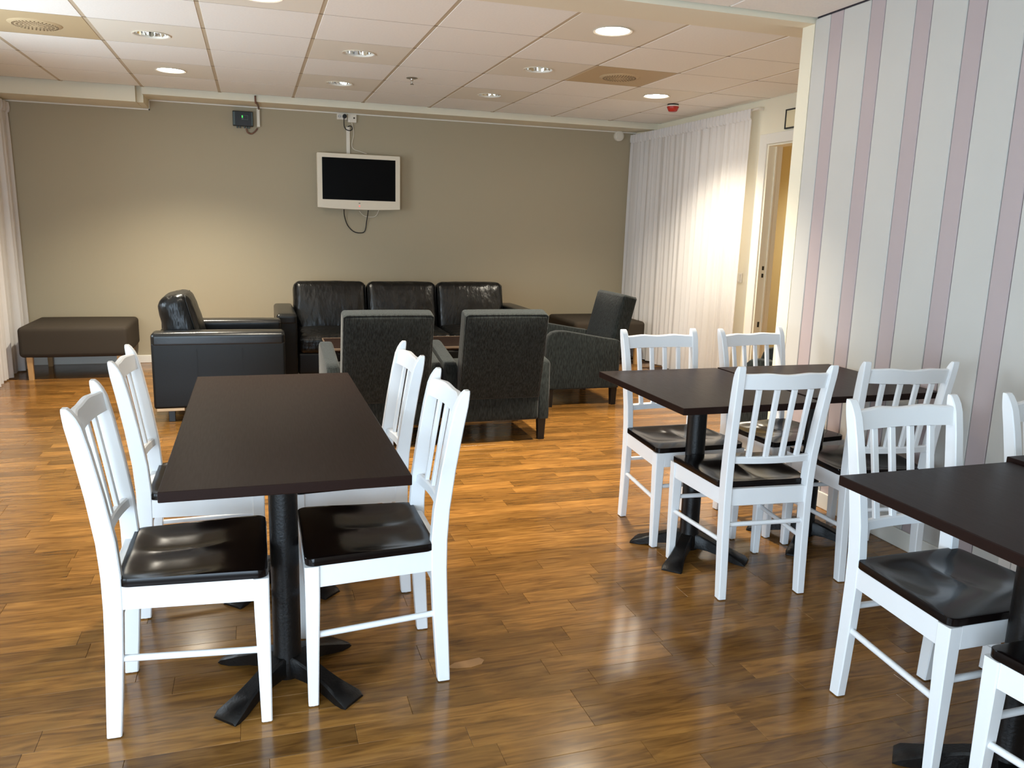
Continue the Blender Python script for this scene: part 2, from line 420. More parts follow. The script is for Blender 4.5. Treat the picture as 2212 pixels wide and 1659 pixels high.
# ------------------------------------------------------------------ ceiling
ce = struct(MB().box(XL - .1, 5.5, YN - .1, YB + .1, 2.62, 2.7).obj('ceiling', 'cream_paint'), 'suspended ceiling of square white tiles')
def hole_tile(r, w, d, th=.015, n=32, oy=0.0):
    out = []
    for k in range(n):
        t = 2 * math.pi * (k + .5) / n; c, s_ = math.cos(t), math.sin(t); q = min(w / 2 / max(1e-6, abs(c)), d / 2 / max(1e-6, abs(s_))); out.append((c * q, s_ * q))
    # snap the nearest outline points to the corners
    for sx_ in (-1, 1):
        for sy_ in (-1, 1):
            i = min(range(n), key=lambda i: (out[i][0] - sx_ * w / 2) ** 2 + (out[i][1] - sy_ * d / 2) ** 2); out[i] = (sx_ * w / 2, sy_ * d / 2)
    inn = [(r * math.cos(2 * math.pi * (k + .5) / n), oy + r * math.sin(2 * math.pi * (k + .5) / n)) for k in range(n)]
    return MB().loft([[(x, y_, th) for x, y_ in inn], [(x, y_, 0) for x, y_ in inn], [(x, y_, 0) for x, y_ in out], [(x, y_, th) for x, y_ in out]], cap=False)
TX, TY = T - .022, T - .007
tile_mesh = None
holes = {(1, 3): 'D', (5, -1): 'D', (7, 2): 'D', (2, -1): 'D', (1, 1): 'S', (3, 1): 'S', (5, 1): 'S', (3, 3): 'S', (5, 3): 'S', (0, 1): 'V', (6, 1): 'V'}
def mesh_of(mb, name, m):
    o = mb.obj(name, m); me = o.data; bpy.data.objects.remove(o); return me
M_TILE = mesh_of(MB().box(-TX / 2, TX / 2, -TY / 2, TY / 2, 0, .015, .001, 1), 'ceiling_tile', 'tile_white')
M_HOLE = mesh_of(hole_tile(.098, TX, TY), 'ceiling_tile_cut', 'panel_metal')
HC = {}
for c in range(-1, 9):
    for r in range(-1, 5):
        x0, x1 = GX + T * c, GX + T * (c + 1); cx, cy = (x0 + x1) / 2, GY + T * (r + .5)
        kind = holes.get((c, r))
        if kind: HC.setdefault(kind, []).append((cx, cy))
        if kind == 'V': continue
        if (c, r) == (2, -1): hole_tile(.098, TX, TY, oy=.06).obj('ceiling_tile', 'panel_metal', ce, loc=(cx, cy, ZC))
        elif kind: link('ceiling_tile', M_HOLE, ce, (cx, cy, ZC))
        elif x1 > XR: MB().box(x0 + .011, XR - .005, cy - TY / 2, cy + TY / 2, ZC, ZC + .015, .003, 1).obj('ceiling_tile', 'tile_white', ce)
        else: link('ceiling_tile', M_TILE, ce, (cx, cy, ZC))
for c in range(-1, 9):
    MB().box(GX + T * c - .013, GX + T * c + .013, GY - T, 7.575, ZC + .002, ZC + .03).obj('grid_rail', 'grid_rail', ce)
for r in range(-1, 6):
    MB().box(XL, XR, GY + T * r - .006, GY + T * r + .006, ZC + .0006, ZC + .0115).obj('grid_rail', 'grid_gap', ce)
# near room ceiling: tiles by the opening, plain further back
for c in range(-1, 7):
    for r in range(2):
        x0, x1 = GX + T * c, min(GX + T * (c + 1), XS); y1_, y0_ = YE - .008 - T * r, YE - .008 - T * (r + 1)
        MB().box(x0 + .004, x1 - .004, y0_ + .003, y1_ - .003, ZC, ZC + .015, .003, 1).obj('ceiling_tile', 'tile_white', ce)
MB().box(XL, XS + .1, YE - 2 * T - .02, YE, ZC + .010, ZC + .03).obj('grid_rail', 'groove_dark', ce)  # dark colour stands in for the shadow line along the lintel
MB().box(XL, XS + .1, YN, YE - 2 * T, ZC, ZC + .03).obj('ceiling_tile_field', 'tile_white', ce)

# ------------------------------------------------------------------ ceiling fixtures
def make_downlight():
    t = thing('downlight', '', 'ceiling light', group='lit recessed downlights')
    MB().lathe([(.098, .001), (.108, -.004), (.104, -.006), (.092, -.003), (.088, .010), (.090, .012), (.098, .012)], 40).obj('trim_ring', 'plastic_white', t, True, 40)
    MB().lathe([(.090, .010), (.085, .05), (.07, .10), (.03, .12), (.001, .12)], 32).obj('reflector', 'steel', t, True)
    MB().lathe([(.0875, .004), (.06, .002), (.001, .001)], 40).obj('diffuser', 'lamp_glow', t, True)
    return t
dl = make_downlight()
D = {'a': (-.5274, 6.6169), 'b': (1.8726, 4.2169), 'c': (3.0726, 6.0169), 'd': (.0726, 4.2769)}
for k, lab in (('a', 'glowing round downlight in the ceiling above the left ottoman'), ('b', 'largest glowing round downlight near the wide opening'),
               ('c', 'glowing round downlight by the right curtain and red alarm'), ('d', 'glowing downlight cut off by the top edge of the photo')):
    place(dl, (*D[k], ZC), 0, lab)
for k, p, sz in (('a', 140, 126), ('b', 165, 108), ('c', 112, 126), ('d', 135, 108)):
    ceiling_spot((D[k][0], D[k][1], ZC - .02), p * P_SPOT, sz)
ceiling_spot((4.65, 6.3, 2.40), 150, 140, .6)

def make_cluster():
    t = thing('recessed_lamp', '', 'ceiling light', group='unlit chrome recessed lamps')
    MB().lathe([(.098, .001), (.106, -.004), (.102, -.005), (.094, -.002), (.093, .01), (.098, .012)], 40).obj('trim_ring', 'panel_metal', t, True, 40)
    n = 36; loops = []
    for (r_, z, w) in ((.095, .002, 0.0), (.090, .03, .006), (.078, .07, .010), (.05, .10, .006), (.004, .11, 0)):
        loops.append([((r_ + w * math.cos(9 * a)) * math.cos(a), (r_ + w * math.cos(9 * a)) * math.sin(a), z) for a in [2 * math.pi * k / n for k in range(n)]])
    MB().loft(loops, cap=False).obj('reflector', 'chrome', t, True)
    for k in range(3):
        a = 2 * math.pi * k / 3 + .4; x, y_ = .035 * math.cos(a), .035 * math.sin(a)
        MB().lathe([(.002, .012), (.012, .018), (.013, .03), (.013, .09)], 12, (x, y_, 0)).obj('lamp_tube', 'lamp_tube', t, True)
    return t
cl = make_cluster()
for p, lab in (((-.5274, 5.4169), 'unlit chrome recessed lamp at the left of the ceiling'), ((.6726, 5.4169), 'unlit chrome recessed lamp in the middle column, nearer one'),
               ((1.8726, 5.4169), 'unlit chrome recessed lamp left of the right air vent'), ((.6726, 6.6169), 'unlit chrome recessed lamp in the middle column, farther one'),
               ((1.8726, 6.6169), 'farthest unlit chrome recessed lamp right of the sprinkler')):
    place(cl, (*p, ZC), 0, lab)

def make_vent():
    t = thing('air_vent', '', 'vent', group='ceiling air vents')
    MB().box(-TX / 2, TX / 2, -TY / 2, TY / 2, 0, .012, .002, 1).obj('panel', 'vent_metal', t)
    MB().lathe([(.001, -.012), (.11, -.010), (.135, -.003), (.14, .001)], 40).obj('disc', 'vent_metal', t, True)
    h = MB()
    for i, r_ in enumerate((.03, .05, .07, .09, .11)):
        n = 8 + 7 * i
        for k in range(n):
            a = 2 * math.pi * k / n; z = -.0135 + (.0015 if r_ < .1 else .002)
            ca, sa = math.cos(a), math.sin(a)
            pts = []
            for (dr_, dt) in ((-.006, -.0035), (.006, -.0035), (.006, .0035), (-.006, .0035)):
                pts.append(((r_ + dr_) * ca - dt * sa, (r_ + dr_) * sa + dt * ca))
            h.loft([[(x, y_, z) for x, y_ in pts], [(x, y_, z + .004) for x, y_ in pts]])
    o = h.obj('perforations', 'vent_slot', t); o['kind'] = 'stuff'
    return t
vt = make_vent()
for p, lab in (((-1.1274, 5.4169), 'tan square air vent at the upper left corner of the photo'), ((2.4726, 5.4169), 'tan square air vent on the right side of the ceiling')):
    place(vt, (*p, ZC), 0, lab)

t = thing('sprinkler', 'small sprinkler head hanging from a ceiling tile', 'sprinkler', (1.143, 6.114, ZC))
MB().lathe([(.001, .002), (.04, .001), (.042, -.004), (.03, -.008), (.012, -.009)], 24).obj('escutcheon', 'steel', t, True, 40)
MB().lathe([(.012, -.008), (.010, -.02), (.006, -.024), (.005, -.04), (.012, -.044), (.014, -.047), (.001, -.048)], 16).obj('nozzle', 'steel', t, True, 40)

t = thing('fire_alarm', 'red alarm sounder on the ceiling above the right curtain', 'alarm', (3.393, 6.33, ZC))
MB().lathe([(.001, 0), (.046, 0), (.048, -.004), (.046, -.01), (.001, -.01)], 32).obj('mount', 'plastic_black', t, True, 40)
MB().lathe([(.046, -.010), (.050, -.012), (.050, -.02), (.001, -.02)], 32).obj('collar', 'plastic_white', t, True, 40)
MB().lathe([(.049, -.020), (.050, -.026), (.036, -.056), (.030, -.060), (.001, -.060)], 32).obj('sounder', 'alarm_red', t, True, 40)

t = thing('wall_sensor', 'round white sensor on the back wall by the right corner', 'sensor', (3.70, YB, 2.30))
MB().add([], []).prism([(.052 * math.cos(2 * math.pi * k / 32), .052 * math.sin(2 * math.pi * k / 32)) for k in range(32)], 'y', -.03, 0).obj('base', 'plastic_white', t, True, 40)
MB().prism([(.036 * math.cos(2 * math.pi * k / 32), .036 * math.sin(2 * math.pi * k / 32)) for k in range(32)], 'y', -.042, -.03).obj('dome', 'plastic_white', t, True, 40)

# ------------------------------------------------------------------ television and its wiring
TVX0, TVX1, TVZ0, TVZ1 = .592, 1.372, 1.466, 1.966
t = thing('television', 'white framed flat television on the back wall, switched off', 'television', ((TVX0 + TVX1) / 2, YB, TVZ0))
hw = (TVX1 - TVX0) / 2; th = TVZ1 - TVZ0; yf = -.125
bot = [(x / 14 * hw, -.012 * (1 - (x / 14) ** 2)) for x in range(-14, 15)]
m = MB()
outer = [(-hw, th - .006), (-hw + .006, th), (hw - .006, th), (hw, th - .006)] + list(reversed(bot))
m.loft([[(x, yf + .05, z) for x, z in outer], [(x, yf + .004, z) for x, z in outer], [(x * .994, yf, (z - th / 2) * .992 + th / 2) for x, z in outer]])
m.obj('housing', 'tv_white', t)
sw, s0, s1 = hw - .046, .076, th - .040
MB().box(-sw, sw, yf - .002, yf + .01, s0, s1, .001, 1).obj('screen', 'tv_screen', t)
MB().box(-.30, .30, yf + .045, -.03, .08, th - .08, .02, 2).obj('rear_cover', 'tv_white', t)
MB().box(-.12, .12, -.032, 0, .14, .32, .004).obj('wall_bracket', 'steel', t)
MB().box(-.006, .006, yf - .0025, yf, .016, .028, .001, 1).obj('power_light', 'led_red', t)
MB().box(-.008, .008, yf - .002, yf, .046, .052, .001, 1).obj('sensor_window', 'slot_dark', t)

def px_on_wall(x, y, d=0.0):
    """a point of the back wall seen at this picture position, brought d in front of it"""
    r = _rt * ((x - 1106) / FPX) + _up * ((829.5 - y) / FPX) + _fw
    k = (YB - d) / r.y; p = r * k
    return (p.x, YB - d, p.z + CAM_H)
def smooth_pts(pts, n=6):
    P = [Vector(p) for p in pts]; out = []
    for i in range(len(P) - 1):
        a, b, c, d = P[max(i - 1, 0)], P[i], P[i + 1], P[min(i + 2, len(P) - 1)]
        for k in range(n):
            u = k / n
            out.append(.5 * ((2 * b) + (c - a) * u + (2 * a - 5 * b + 4 * c - d) * u * u + (3 * b - a - 3 * c + d) * u ** 3))
    out.append(P[-1]); return out
def cable(name, pts, r, m, label):
    o = MB().path(smooth_pts(pts), r, 8).obj(name, m, None, True); return tag(o, label, 'cable')
W_ = px_on_wall
cable('power_cable', [W_(743, 446, .06), W_(744, 466, .03), W_(751, 487, .012), W_(764, 500, .010), W_(778, 503, .010), W_(788, 499, .010), W_(792, 478, .02), W_(796, 450, .06)], .0045, 'cable_black', 'black cable hanging in a loop below the television')
cable('antenna_cable', [W_(776, 456, .05), W_(786, 466, .012), W_(800, 469, .010), W_(812, 466, .012), W_(819, 452, .05)], .003, 'plastic_white', 'thin white cable hanging under the television')
cable('plug_cord', [W_(743, 253, .045), W_(743, 266, .03), W_(744, 274, .02), W_(748, 280, .025), W_(757, 282, .03), W_(761, 277, .03), W_(757, 272, .028), W_(751, 274, .02)], .0042, 'cable_black', 'short black cord curling below the wall socket')
cable('aerial_lead', [W_(759, 262, .012), W_(763, 278, .008), W_(764, 292, .008), W_(760, 312, .008), W_(764, 322, .008), W_(780, 328, .012), W_(792, 332, .04)], .003, 'plastic_white', 'thin white lead running down beside the cable trunking')
a = W_(748, 274); b = W_(755, 334)
tag(MB().box(a[0] - .002, b[0] + .004, YB - .018, YB, b[2] - .03, a[2], .003).obj('cable_trunking', 'plastic_white'), 'white cable trunking above the television', 'trunking')
a = W_(727, 245); b = W_(749, 260)
t = thing('wall_socket', 'white double wall socket high above the television', 'socket', ((a[0] + b[0]) / 2, YB, (a[2] + b[2]) / 2))
hx, hz = (b[0] - a[0]) / 2, (a[2] - b[2]) / 2
MB().box(-hx, hx, -.035, 0, -hz, hz, .004).obj('housing', 'plastic_white', t)
MB().prism([(-.022 + .018 * math.cos(2 * math.pi * k / 20), .018 * math.sin(2 * math.pi * k / 20)) for k in range(20)], 'y', -.037, -.03).obj('outlet', 'panel_white', t)
for s_ in (-1, 1): MB().prism([(-.022 + s_ * .009 + .003 * math.cos(2 * math.pi * k / 8), .003 * math.sin(2 * math.pi * k / 8)) for k in range(8)], 'y', -.038, -.036).obj('socket_hole', 'slot_dark', t)
MB().prism([(.022 + .019 * math.cos(2 * math.pi * k / 20), .001 + .019 * math.sin(2 * math.pi * k / 20)) for k in range(20)], 'y', -.07, -.035).obj('plug', 'cable_black', t, True, 40)
a = W_(750, 247); b = W_(769, 266)
t = thing('antenna_box', 'white antenna outlet box right of the double socket', 'outlet box', ((a[0] + b[0]) / 2 + .002, YB, (a[2] + b[2]) / 2))
hx, hz = (b[0] - a[0]) / 2, (a[2] - b[2]) / 2
MB().box(-hx, hx, -.03, 0, -hz, hz, .004).obj('housing', 'plastic_white', t)
MB().prism([(.018 + .008 * math.cos(2 * math.pi * k / 14), .004 + .008 * math.sin(2 * math.pi * k / 14)) for k in range(14)], 'y', -.034, -.03).obj('jack', 'slot_dark', t)
MB().prism([(-.028 + .005 * math.cos(2 * math.pi * k / 14), -.024 + .005 * math.sin(2 * math.pi * k / 14)) for k in range(14)], 'y', -.034, -.03).obj('plug_tip', 'lamp_tube', t)

# control box with a green light
a = W_(502, 240); b = W_(547, 275)
t = thing('control_box', 'black electronic box with a green light on the back wall', 'control box', ((a[0] + b[0]) / 2, YB, (a[2] + b[2]) / 2))
hx, hz = (b[0] - a[0]) / 2, (a[2] - b[2]) / 2
MB().box(-hx, hx, -.05, 0, -hz, hz, .005).obj('housing', 'plastic_black', t)
MB().box(-hx + .003, -hx + .022, -.054, -.05, -hz + .008, hz - .008, .001, 1).obj('side_strip', 'plastic_grey', t)
MB().box(hx - .014, hx - .003, -.054, -.05, -hz + .008, hz - .008, .001, 1).obj('side_strip', 'plastic_grey', t)
d_ = MB().box(-.012, .05, -.058, -.05, -.012, .032, .002, 1).obj('display', 'plastic_grey', t)
MB().box(-.008, -.001, -.0595, -.058, .008, .026).obj('indicator', 'led_green', d_)
MB().box(.006, .044, -.0595, -.058, -.006, .026).obj('panel', 'plastic_black', d_)
for x in (-.05, -.028, .012, .034, .052):
    MB().tube((x, -.025, -hz + .002), (x, -.025, -hz - .016), .008, .007, 10).obj('cable_gland', 'plastic_grey', t, True, 40)
cable('control_cable', [W_(532, 278, .025), W_(535, 286, .02), W_(543, 289, .014), W_(550, 285, .012), W_(556, 277, .012)], .007, 'cable_brown', 'brown cable bend under the black control box')
a = W_(554, 236); b = W_(562, 275)
tag(MB().box(a[0], b[0], YB - .03, YB, b[2], 2.33, .004).obj('cable_conduit', 'plastic_white'), 'short white conduit beside the black control box', 'conduit')
cable('ceiling_cable', [(a[0] + .02, YB - .05, 2.325), (a[0] + .015, 7.9, 2.332), (a[0] - .0, 7.62, 2.322), (a[0] - .01, 7.565, 2.322), (a[0] - .012, 7.562, 2.375)], .008, 'cable_brown', 'brown cable leaving the soffit above the white conduit')

# ------------------------------------------------------------------ right wall fittings
t = thing('wall_sign', 'black framed sign above the doorway, half hidden by the opening', 'sign', (XR, 5.34, 2.195))
MB().box(-.012, 0, -.13, .13, -.066, .066, .002, 1).obj('backing', 'sign_face', t)
for (y0, y1, z0, z1) in ((-.136, -.126, -.07, .07), (.126, .136, -.07, .07), (-.136, .136, .062, .072), (-.136, .136, -.072, -.062)):
    MB().box(-.018, 0, y0, y1, z0, z1, .001, 1).obj('frame_bar', 'plastic_black', t)
t = thing('light_switch', 'white light switch on the wall at the right curtain edge', 'switch', (XR, 5.93, .965))
MB().box(-.012, 0, -.042, .042, -.042, .042, .003).obj('plate', 'plastic_white', t)
MB().box(-.018, -.011, -.026, .026, -.03, .03, .002).obj('rocker', 'plastic_white', t)

# ------------------------------------------------------------------ curtains
def curtain(name, label, x, y0, y1, z0, z1, seed, inward, bottom_amp):
    t = thing(name, label, 'curtain', (x, (y0 + y1) / 2, z0))
    rg = random.Random(seed); ny = int((y1 - y0) / .008); nz = 26
    ph = [rg.uniform(0, 6.28) for _ in range(8)]
    yc = (y0 + y1) / 2
    def fold(y_):
        u = y_ + .018 * math.sin(y_ * 9 + ph[0]) + .012 * math.sin(y_ * 23 + ph[1])
        a = math.sin(u * 2 * math.pi / .105 + ph[2]); b = math.sin(u * 2 * math.pi / .061 + ph[3]); c = math.sin(u * 2 * math.pi / .36 + ph[4])
        return a * (.65 + .35 * math.sin(y_ * 5 + ph[5])) + .35 * b + .5 * c
    vs = []; fs = []
    zh = z1 - .085
    for i in range(nz + 1):
        z = zh - (zh - z0) * i / nz; f = i / nz; amp = .009 + (bottom_amp - .009) * (f ** 0.6)
        for j in range(ny + 1):
            y_ = y0 + (y1 - y0) * j / ny
            yy = y_ + .012 * f * math.sin(y_ * 11 + ph[6])
            vs.append((amp * fold(y_ + .01 * f * math.sin(y_ * 3 + ph[7])), yy - yc, z - z0))
    for i in range(nz):
        for j in range(ny):
            k = i * (ny + 1) + j; fs.append((k, k + 1, k + ny + 2, k + ny + 1))
    MB().add(vs, fs).obj('fabric', 'sheer', t, True)
    vs = []; fs = []; nh = 6
    for i in range(nh + 1):
        z = z1 - (z1 - zh) * i / nh; am = .007 + .004 * math.sin(i / nh * math.pi)
        for j in range(ny + 1):
            y_ = y0 + (y1 - y0) * j / ny
            vs.append((am * (math.sin(y_ * 2 * math.pi / .052 + ph[3]) + .6 * fold(y_)) + inward * (.010 if i < nh else .002), y_ - yc, z - z0))
    for i in range(nh):
        for j in range(ny):
            k = i * (ny + 1) + j; fs.append((k, k + 1, k + ny + 2, k + ny + 1))
    MB().add(vs, fs).obj('header_tape', 'sheer', t, True)
    return t
cr = curtain('curtain', 'sheer white curtain on the right wall, brightly lit by a downlight', 3.845, 5.83, 8.03, .012, 2.315, 3, -1, .026)
MB().tube((.012, -1.165, 2.296), (.012, 1.10, 2.296), .011, n=14).obj('curtain_rod', 'plastic_white', cr, True, 40)
MB().box(.006, .064, -1.15, -1.13, 2.285, 2.307, .002).obj('rod_bracket', 'plastic_white', cr)
cl_ = curtain('curtain', 'white curtain at the far left edge beside the dark ottoman', -1.935, 5.6, 8.03, .012, 2.245, 5, 1, .032)
MB().tube((-.01, -1.25, 2.225), (-.01, 1.22, 2.225), .011, n=14).obj('curtain_rod', 'plastic_white', cl_, True, 40)

# ------------------------------------------------------------------ dining chair
def make_chair():
    t = thing('dining_chair', '', 'chair', group='white slat-back dining chairs')
    ZS = .420
    # seat
    def wid(yy): return .182 + (.212 - .182) * (yy + .164) / .366
    OUT = []
    yr, yf_, rc = -.162, .202, .026
    for (sx_, sy_, a0) in ((1, -1, -90), (1, 1, 0), (-1, 1, 90), (-1, -1, 180)):
        yc_ = (yf_ - rc) if sy_ > 0 else (yr + rc)
        for k in range(7):
            a = R(a0 + 15 * k); yy = yc_ + rc * math.sin(a)
            OUT.append((sx_ * (wid(yy) - rc) + rc * math.cos(a), yy))
        x0_, y0_ = OUT[-1]; nx = {(1, -1): (wid(yf_ - rc), yf_ - rc), (1, 1): (-(wid(yf_) - rc), yf_), (-1, 1): (-wid(yr + rc), yr + rc), (-1, -1): (wid(yr) - rc, yr)}[(sx_, sy_)]
        for k in range(1, 8): OUT.append((x0_ + (nx[0] - x0_) * k / 8, y0_ + (nx[1] - y0_) * k / 8))
    n = len(OUT)
    def outline(a): return OUT[a]
    rings = [.02, .12, .22, .32, .42, .5, .58, .66, .74, .81, .88, .94, .985]
    def top(x, y_):
        d = .012 * math.exp(-(((abs(x) - .085) / .085) ** 4) - (((y_ + .02) / .11) ** 4)) + .004 * math.exp(-(x / .16) ** 4 - ((y_ + .05) / .09) ** 4)
        d += .004 * max(0, (y_ - .12) / .09) ** 2
        return ZS + .024 - d
    A = list(range(n))
    loops = [[(outline(a)[0] * r_, .020 + (outline(a)[1] - .020) * r_, top(outline(a)[0] * r_, .020 + (outline(a)[1] - .020) * r_)) for a in A] for r_ in rings]
    for (r_, dz) in ((.994, .0225), (1.0, .0195), (1.0, .002), (.994, 0.0), (.3, 0.0)):
        loops.append([(outline(a)[0] * r_, .020 + (outline(a)[1] - .020) * r_, ZS + min(dz, top(*outline(a)) - ZS)) for a in A])
    MB().loft(loops).obj('seat', 'seat_wood', t, True, 28)
    # rear legs continue into the back posts
    for s_ in (-1, 1):
        m = MB(); prof = [(.004, -.193, .162, .036), (.10, -.187, .162, .040), (.22, -.180, .163, .043), (.36, -.174, .164, .046), (.45, -.174, .165, .047), (.54, -.180, .167, .046), (.66, -.197, .171, .043), (.78, -.218, .176, .040), (.84, -.2305, .179, .037)]
        loops = [rect8(s_ * x, y_, z, .030, d) for z, y_, x, d in prof]
        loops += [rect8(s_ * .180, -.2365, .862, .030, .030), rect8(s_ * .1805, -.2425, .878, .029, .021), rect8(s_ * .181, -.2465, .886, .026, .012, .002)]
        o = m.loft(loops).obj('back_post', 'chair_white', t, True, 30)
        MB().lathe([(.001, 0), (.009, 0), (.010, .002), (.010, .006), (.001, .006)], 10, (s_ * .162, -.193, 0)).obj('glide', 'glide', o)
        loops = [rect8(s_ * .194, .187, .004, .028, .028), rect8(s_ * .194, .186, .15, .033, .033), rect8(s_ * .193, .184, .33, .039, .039), rect8(s_ * .193, .184, ZS, .040, .040)]
        o = MB().loft(loops).obj('front_leg', 'chair_white', t, True, 30)
        MB().lathe([(.001, 0), (.009, 0), (.010, .002), (.010, .006), (.001, .006)], 10, (s_ * .194, .187, 0)).obj('glide', 'glide', o)
        # side apron and stretcher
        a, b = Vector((s_ * .166, -.152, 0)), Vector((s_ * .196, .165, 0)); w = .011
        loops = [[(p.x - w, p.y, z0), (p.x + w, p.y, z0), (p.x + w, p.y, z1), (p.x - w, p.y, z1)] for p in (a, b) for (z0, z1) in ((ZS - .062, ZS),)]
        MB().loft(loops).obj('apron', 'chair_white', t)
        MB().tube((s_ * .163, -.165, .218), (s_ * .194, .172, .212), .009, n=12).obj('stretcher', 'chair_white', t, True, 35)
    MB().box(-.175, .175, .186, .203, ZS - .062, ZS, .002, 1).obj('apron', 'chair_white', t)
    MB().box(-.152, .152, -.188, -.168, ZS - .062, ZS + .003, .002, 1).obj('apron', 'chair_white', t)
    MB().tube((-.178, .186, .270), (.178, .186, .270), .009, n=12).obj('stretcher', 'chair_white', t, True, 35)
    MB().tube((-.150, -.180, .285), (.150, -.180, .285), .009, n=12).obj('stretcher', 'chair_white', t, True, 35)
    # crest and lower rail, bowed backwards
    def rail(zb, zt, yb, bow, half, thick, wave, name):
        loops = []
        for i in range(25):
            u = -1 + 2 * i / 24; x = u * half; y_ = yb - bow * (1 - u * u)
            w = wave * (math.exp(-((abs(u) - .48) / .22) ** 2) - .5 * math.exp(-(u / .2) ** 2) - .2 * max(0, (abs(u) - .8) / .2) ** 2)
            lean = .18
            def P(z, d): return (x, y_ - lean * (z - zb) + d, z)
            h = thick / 2; zt_ = zt + w
            loops.append([P(zb, -h), P(zb, h), P(zt_ - .004, h), P(zt_, h - .004), P(zt_, -h + .004), P(zt_ - .004, -h)])
        MB().loft(loops).obj(name, 'chair_white', t, True, 35)
    rail(.802, .857, -.2205, .022, .168, .020, .0034, 'crest_rail')
    rail(.520, .546, -.1765, .018, .157, .020, 0, 'lower_rail')
    for k in range(4):
        x = (-1.5 + k) * .064; b0 = .018 * (1 - (x / .157) ** 2); b1 = .022 * (1 - (x / .168) ** 2)
        loops = [rect8(x, -.181 - b0, .540, .020, .013, .002), rect8(x * 1.03, -.200 - (b0 + b1) / 2, .67, .020, .013, .002), rect8(x * 1.06, -.2205 - b1, .80, .020, .013, .002)]
        MB().loft(loops).obj('slat', 'chair_white', t, True, 30)
    return t
MATS['table_wood'].node_tree.nodes['Principled BSDF'].inputs['IOR'].default_value = 1.16
mat('seat_wood', lin(17, 11, 10), 0.17, spec=0.22, noise=0.3, nscale=9, stretch=(20, 1.5, 20))
ch = make_chair()
for (x, y_, rz, lab) in (
    (-.192, 2.264, -90, 'white slat-back chair left of the long table, nearest the viewer'),
    (-.194, 2.935, -90, 'white slat-back chair left of the long table, in front of the black armchair'),
    (.308, 2.305, 90, 'white slat-back chair right of the long table, nearest the viewer'),
    (.305, 2.915, 90, 'white slat-back chair right of the long table, before the grey armchairs'),
    (1.795, 3.105, 180, 'white chair on the far side of the paired tables, beside the orange floor'),
    (2.320, 3.105, 187, 'white chair on the far side of the paired tables, by the wall end'),
    (1.790, 2.585, -4.5, 'white chair seen from behind, tucked under the paired tables'),
    (2.350, 2.595, -8, 'white chair near the striped wall, partly hidden behind another chair'),
    (1.775, 1.572, 180, 'white chair facing the viewer across the front right table'),
    (1.752, 1.05, 0, 'white chair cut off by the bottom right corner of the photo'),
    (2.335, 1.560, 180, 'white chair cut off by the right edge beside the striped wall')):
    place(ch, (x, y_, 0), R(rz), lab)

# ------------------------------------------------------------------ tables
def make_top(w, d): return MB().box(-w / 2, w / 2, -d / 2, d / 2, -.026, 0, .0022, 2)
def foot_mesh():
    secs = [(.018, .050, .030, .090), (.05, .050, .030, .088), (.09, .050, .028, .076), (.13, .052, .020, .060), (.17, .060, .008, .044), (.205, .074, .001, .030), (.232, .084, .001, .020), (.246, .080, .001, .008)]
    loops = []
    for r_, w, z0, z1 in secs:
        h = w / 2; loops.append([(r_, -h, z0), (r_, h, z0), (r_, h, z1 - .006), (r_, h * .8, z1), (r_, -h * .8, z1), (r_, -h, z1 - .006)])
    return mesh_of_smooth(MB().loft(loops), 'foot', 'cast_iron')
def mesh_of_smooth(mb, name, m):
    o = mb.obj(name, m, None, True, 40); me = o.data; bpy.data.objects.remove(o); return me
FOOT = foot_mesh()
def pedestal(t, x, y_, zt, ang=45):
    m = MB().lathe([(.040, .02), (.043, .05), (.041, .09), (.0395, .10), (.0395, zt - .034), (.10, zt - .033), (.10, zt - .0262)], 28, (x, y_, 0), cap=True)
    c = m.obj('column', 'cast_iron', t, True, 40)
    for k in range(4):
        o = link('foot', FOOT, t, (x, y_, 0), R(ang + 90 * k))
def table(label, x0, x1, y0, y1, z, peds, group=None, ang=45):
    t = thing('dining_table', label, 'table', ((x0 + x1) / 2, (y0 + y1) / 2, 0), 0, group)
    o = make_top(x1 - x0, y1 - y0).obj('tabletop', 'table_wood', t, loc=(0, 0, z))
    for (px_, py_) in peds: pedestal(t, px_ - (x0 + x1) / 2, py_ - (y0 + y1) / 2, z, ang)
    return t
table('long dark brown table with two pedestals at the left', -.224, .356, 1.882, 3.308, .728, ((.058, 2.262), (.062, 2.955)))
G2 = 'square dark pedestal tables by the striped wall'
table('dark square table whose left corner points at the grey armchairs', 1.420, 2.003, 2.430, 3.168, .728, ((1.722, 2.835),), G2)
table('dark square table pushed against the striped wall behind', 2.008, 2.620, 2.490, 3.166, .731, ((2.315, 2.845),), G2)
table('dark square table at the right front of the photo', 1.428, 2.006, .930, 1.643, .728, ((1.735, 1.312),), G2)
table('dark table corner at the right edge of the photo', 2.011, 2.640, .945, 1.660, .738, ((2.32, 1.30),), G2)

